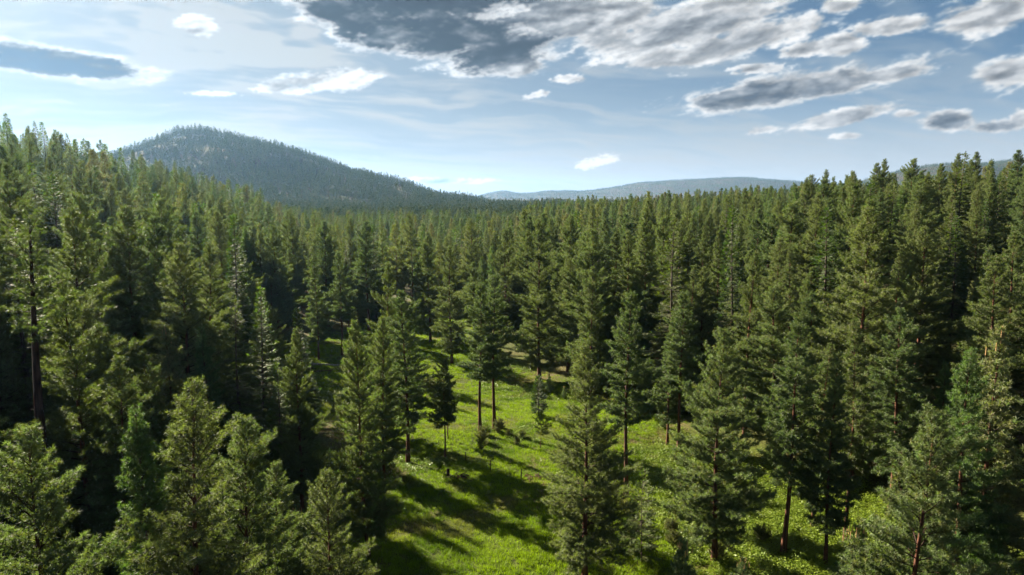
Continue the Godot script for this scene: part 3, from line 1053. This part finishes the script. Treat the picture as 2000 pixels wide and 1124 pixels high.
func meadow_plants() -> void:
	var clumps := [grass_clump(301, 16, 0.30, 0.014, 0.30), grass_clump(302, 14, 0.42, 0.014, 0.26), grass_clump(303, 20, 0.22, 0.016, 0.36)]
	var herbs := [herb_clump(311), herb_clump(312)]
	rng.seed = 31
	var xf := [[], [], [], [], []]
	var col := [PackedColorArray(), PackedColorArray(), PackedColorArray(), PackedColorArray(), PackedColorArray()]
	for k in 190000:
		var x := rng.randf_range(-62.0, 60.0)
		var d := 40.0 + 175.0 * pow(rng.randf(), 1.5)
		var roll := rng.randf()
		var pick := rng.randi() % 3
		var rot := rng.randf() * TAU
		var s := rng.randf_range(0.7, 1.35)
		var m := in_meadow(x, d)
		if m < -9.0 or (m < 0.0 and roll < -m / 9.0):
			continue
		var n := nz.get_noise_2d(x * 0.05 + 3.0, d * 0.05) + 0.6 * nz.get_noise_2d(x * 0.22, d * 0.22 + 8.0)
		var n2 := nz.get_noise_2d(x * 0.09 + 70.0, d * 0.09)
		var c := Color(0.180, 0.265, 0.008).lerp(Color(0.090, 0.155, 0.010), smoothstep(-0.1, 0.45, n))
		c = c.lerp(Color(0.15, 0.13, 0.045), smoothstep(0.14, 0.46, n2) * 0.6)
		var f := rng.randf_range(0.8, 1.2)
		c = Color(c.r * f, c.g * f, c.b * f)
		var leafy := smoothstep(10.0, 24.0, x) * smoothstep(100.0, 70.0, d) + smoothstep(0.1, 0.5, n) * 0.25 - smoothstep(18.0, 5.0, x) * smoothstep(80.0, 60.0, d)
		if rng.randf() < leafy * 0.55:
			pick = 3 + k % 2
			c = Color(0.11, 0.17, 0.012).lerp(Color(0.17, 0.225, 0.013), rng.randf())
		elif n2 > 0.35 and roll < 0.5:
			continue
		xf[pick].append(Transform3D(Basis(Vector3.UP, rot).scaled(Vector3(s, s * rng.randf_range(0.7, 1.2), s)), on_ground(x, d)))
		col[pick].append(c)
	var grass := Node3D.new()
	grass.name = "meadow_grass"
	grass.set_meta("kind", "stuff")
	grass.set_meta("label", "bright green grass growing over the clearing")
	grass.set_meta("category", "grass")
	add_child(grass)
	var weeds := Node3D.new()
	weeds.name = "leafy_undergrowth"
	weeds.set_meta("kind", "stuff")
	weeds.set_meta("label", "leafy weeds growing among the grass and slim trunks")
	weeds.set_meta("category", "undergrowth")
	add_child(weeds)
	for k in 3:
		scatter(grass, "blades", clumps[k], xf[k], col[k])
	for k in 2:
		scatter(weeds, "leaves", herbs[k], xf[3 + k], col[3 + k])
	print("grass ", xf[0].size() * 3, " herbs ", xf[3].size() * 2)


# ------------------------------------------------------------------ small things
func thing(called: String, label: String, category: String, at: Vector3, group := "") -> Node3D:
	var o := Node3D.new()
	o.name = named(called)
	add_child(o)
	o.position = at
	o.set_meta("label", label)
	o.set_meta("category", category)
	if group:
		o.set_meta("group", group)
	return o


func log_thing(x: float, d: float, length: float, r: float, turn: float, label: String, mat: Material, stubs := 3) -> void:
	var o := thing("fallen_log", label, "log", on_ground(x, d) + Vector3(0, r * 0.6, 0))
	o.rotation.y = turn
	var g := Geo.new()
	var pts := []
	var rad := []
	for k in 8:
		var t := k / 7.0
		var wx := (t - 0.5) * length
		var gy := height(x + wx * cos(turn), d + wx * sin(turn)) - height(x, d)
		pts.append(Vector3(wx, gy * 0.9, sin(t * 4.0 + x) * 0.08))
		rad.append(r * (1.0 - 0.5 * t) * (0.35 if k == 0 or k == 7 else 1.0))
	g.path(pts, rad, 8, 0.08)
	add_part(o, "stem", g.mesh(mat))
	for k in stubs:
		var b := Geo.new()
		var p: Vector3 = pts[2 + (k * 2) % 5]
		var dir := Vector3(rng.randf_range(-0.5, 0.5), rng.randf_range(0.4, 1.0), rng.randf_range(-1, 1)).normalized()
		b.path([p, p + dir * 0.35, p + dir * rng.randf_range(0.6, 1.1) + Vector3(0.1, 0, 0)], [r * 0.25, r * 0.16, 0.01], 5)
		add_part(o, "branch_stub", b.mesh(mat))


func rock(x: float, d: float, size: float, label: String, seed_: int) -> void:
	var o := MeshInstance3D.new()
	o.name = named("boulder")
	var g := Geo.new()
	var n := 9
	var grid := []
	for j in n + 1:
		var row := []
		for i in 14:
			var a := TAU * i / 14.0
			var b := PI * j / n
			var p := Vector3(sin(b) * cos(a), cos(b) * 0.62, sin(b) * sin(a))
			p *= size * (1.0 + nf.get_noise_3d(p.x * 0.8 + seed_, p.y * 0.8, p.z * 0.8) * 0.8)
			row.append([p, p.normalized()])
		grid.append(row)
	for j in n:
		g.join(grid[j], grid[j + 1])
	g.n = PackedVector3Array()
	o.mesh = g.mesh(M.rock)
	o.position = on_ground(x, d) + Vector3(0, size * 0.2, 0)
	o.rotation.y = seed_
	o.set_meta("label", label)
	o.set_meta("category", "rock")
	add_child(o)


func small_things() -> void:
	rng.seed = 91
	# fence posts crossing the meadow
	var posts := [[-6.0, 85.5], [-2.7, 82.5], [1.1, 80.0], [11.3, 75.5]]
	for k in 4:
		var p = posts[k]
		var o := thing("fence_post", ["thin grey fence post near the small lone pine", "thin dark fence post in the shadow band of the meadow", "dark fence post beside the patch of cut branches", "fence post near the red-trunked tall pine"][k], "fence post", on_ground(p[0], p[1], 0.1), "old fence posts across the meadow")
		o.rotation = Vector3(0.03 * (k - 1), k * 0.7, 0.04 * (1.5 - k))
		var g := Geo.new()
		g.path([Vector3.ZERO, Vector3(0, 0.8, 0.01), Vector3(0.015, 1.5, 0), Vector3(0.015, 1.52, 0)], [0.065, 0.06, 0.055, 0.01], 7, 0.08)
		add_part(o, "post", g.mesh(M.dark_bark))
		for s in 3:
			var w := Geo.new()
			w.path([Vector3(0.06, 0.5 + s * 0.42, 0.05), Vector3(0.07, 0.52 + s * 0.42, -0.05)], [0.012, 0.012], 4)
			add_part(o, "wire_clip", w.mesh(M.grey_wood))
	# heap of dead branches with a stump
	for h in [[-6.9, 79.0, 2.4, "brown heap of dead branches with a stump in the meadow"], [3.0, 80.2, 2.0, "low scatter of cut brown branches beside the fence post"]]:
		var o := thing("brush_pile", h[3], "brush pile", on_ground(h[0], h[1]))
		for k in 34:
			var g := Geo.new()
			var a := rng.randf() * TAU
			var p := Vector3(rng.randf_range(-1, 1) * h[2] * 0.6, 0.05 + rng.randf() * 0.35, rng.randf_range(-0.6, 0.6))
			var dir := Vector3(cos(a), rng.randf_range(-0.1, 0.3), sin(a))
			var l := rng.randf_range(0.5, 1.2)
			g.path([p - dir * l * 0.5, p + Vector3(0, 0.08, 0), p + dir * l * 0.5], [rng.randf_range(0.03, 0.06), 0.035, 0.008], 5)
			add_part(o, "stick", g.mesh(M.bark if k % 3 else M.dark_bark))
	var st := thing("tree_stump", "short dark stump rising from the brown branch heap", "stump", on_ground(-7.8, 79.6, 0.05))
	var sg := Geo.new()
	sg.path([Vector3.ZERO, Vector3(0, 0.35, 0), Vector3(0.02, 0.95, 0), Vector3(0.02, 1.0, 0)], [0.26, 0.2, 0.18, 0.01], 9, 0.12)
	add_part(st, "stem", sg.mesh(M.dark_bark))
	# fallen logs
	log_thing(-38.0, 134.0, 9.0, 0.28, 0.10, "long grey fallen log lying across the shaded clearing", M.grey_wood, 4)
	log_thing(-41.0, 131.5, 6.0, 0.22, -0.25, "shorter fallen log lying crookedly by the long grey log", M.dark_bark, 3)
	log_thing(-37.0, 130.0, 4.0, 0.18, 0.45, "small broken log in front of the two fallen logs", M.bark, 2)
	log_thing(8.6, 63.5, 3.2, 0.12, 0.35, "bleached broken branch lying in bright grass by the young fir", M.grey_wood, 2)
	log_thing(8.0, 60.5, 1.6, 0.10, 0.0, "short bleached log in shaded grass below the ragged meadow pine", M.grey_wood, 0)
	log_thing(14.6, 72.5, 2.4, 0.10, -0.2, "dead branch at the foot of the red-trunked tall pine", M.bark, 2)
	log_thing(21.0, 56.5, 4.5, 0.06, 0.9, "thin fallen pole slanting through the leafy weeds", M.grey_wood, 1)
	rock(147.0, 181.0, 2.0, "pale boulder on the bright dry knoll below the pine", 3)
	rock(142.5, 178.0, 1.3, "smaller boulder beside the pale boulder on the dry knoll", 8)
	rock(150.0, 176.0, 1.1, "low boulder in front of the pale boulder on the dry knoll", 14)
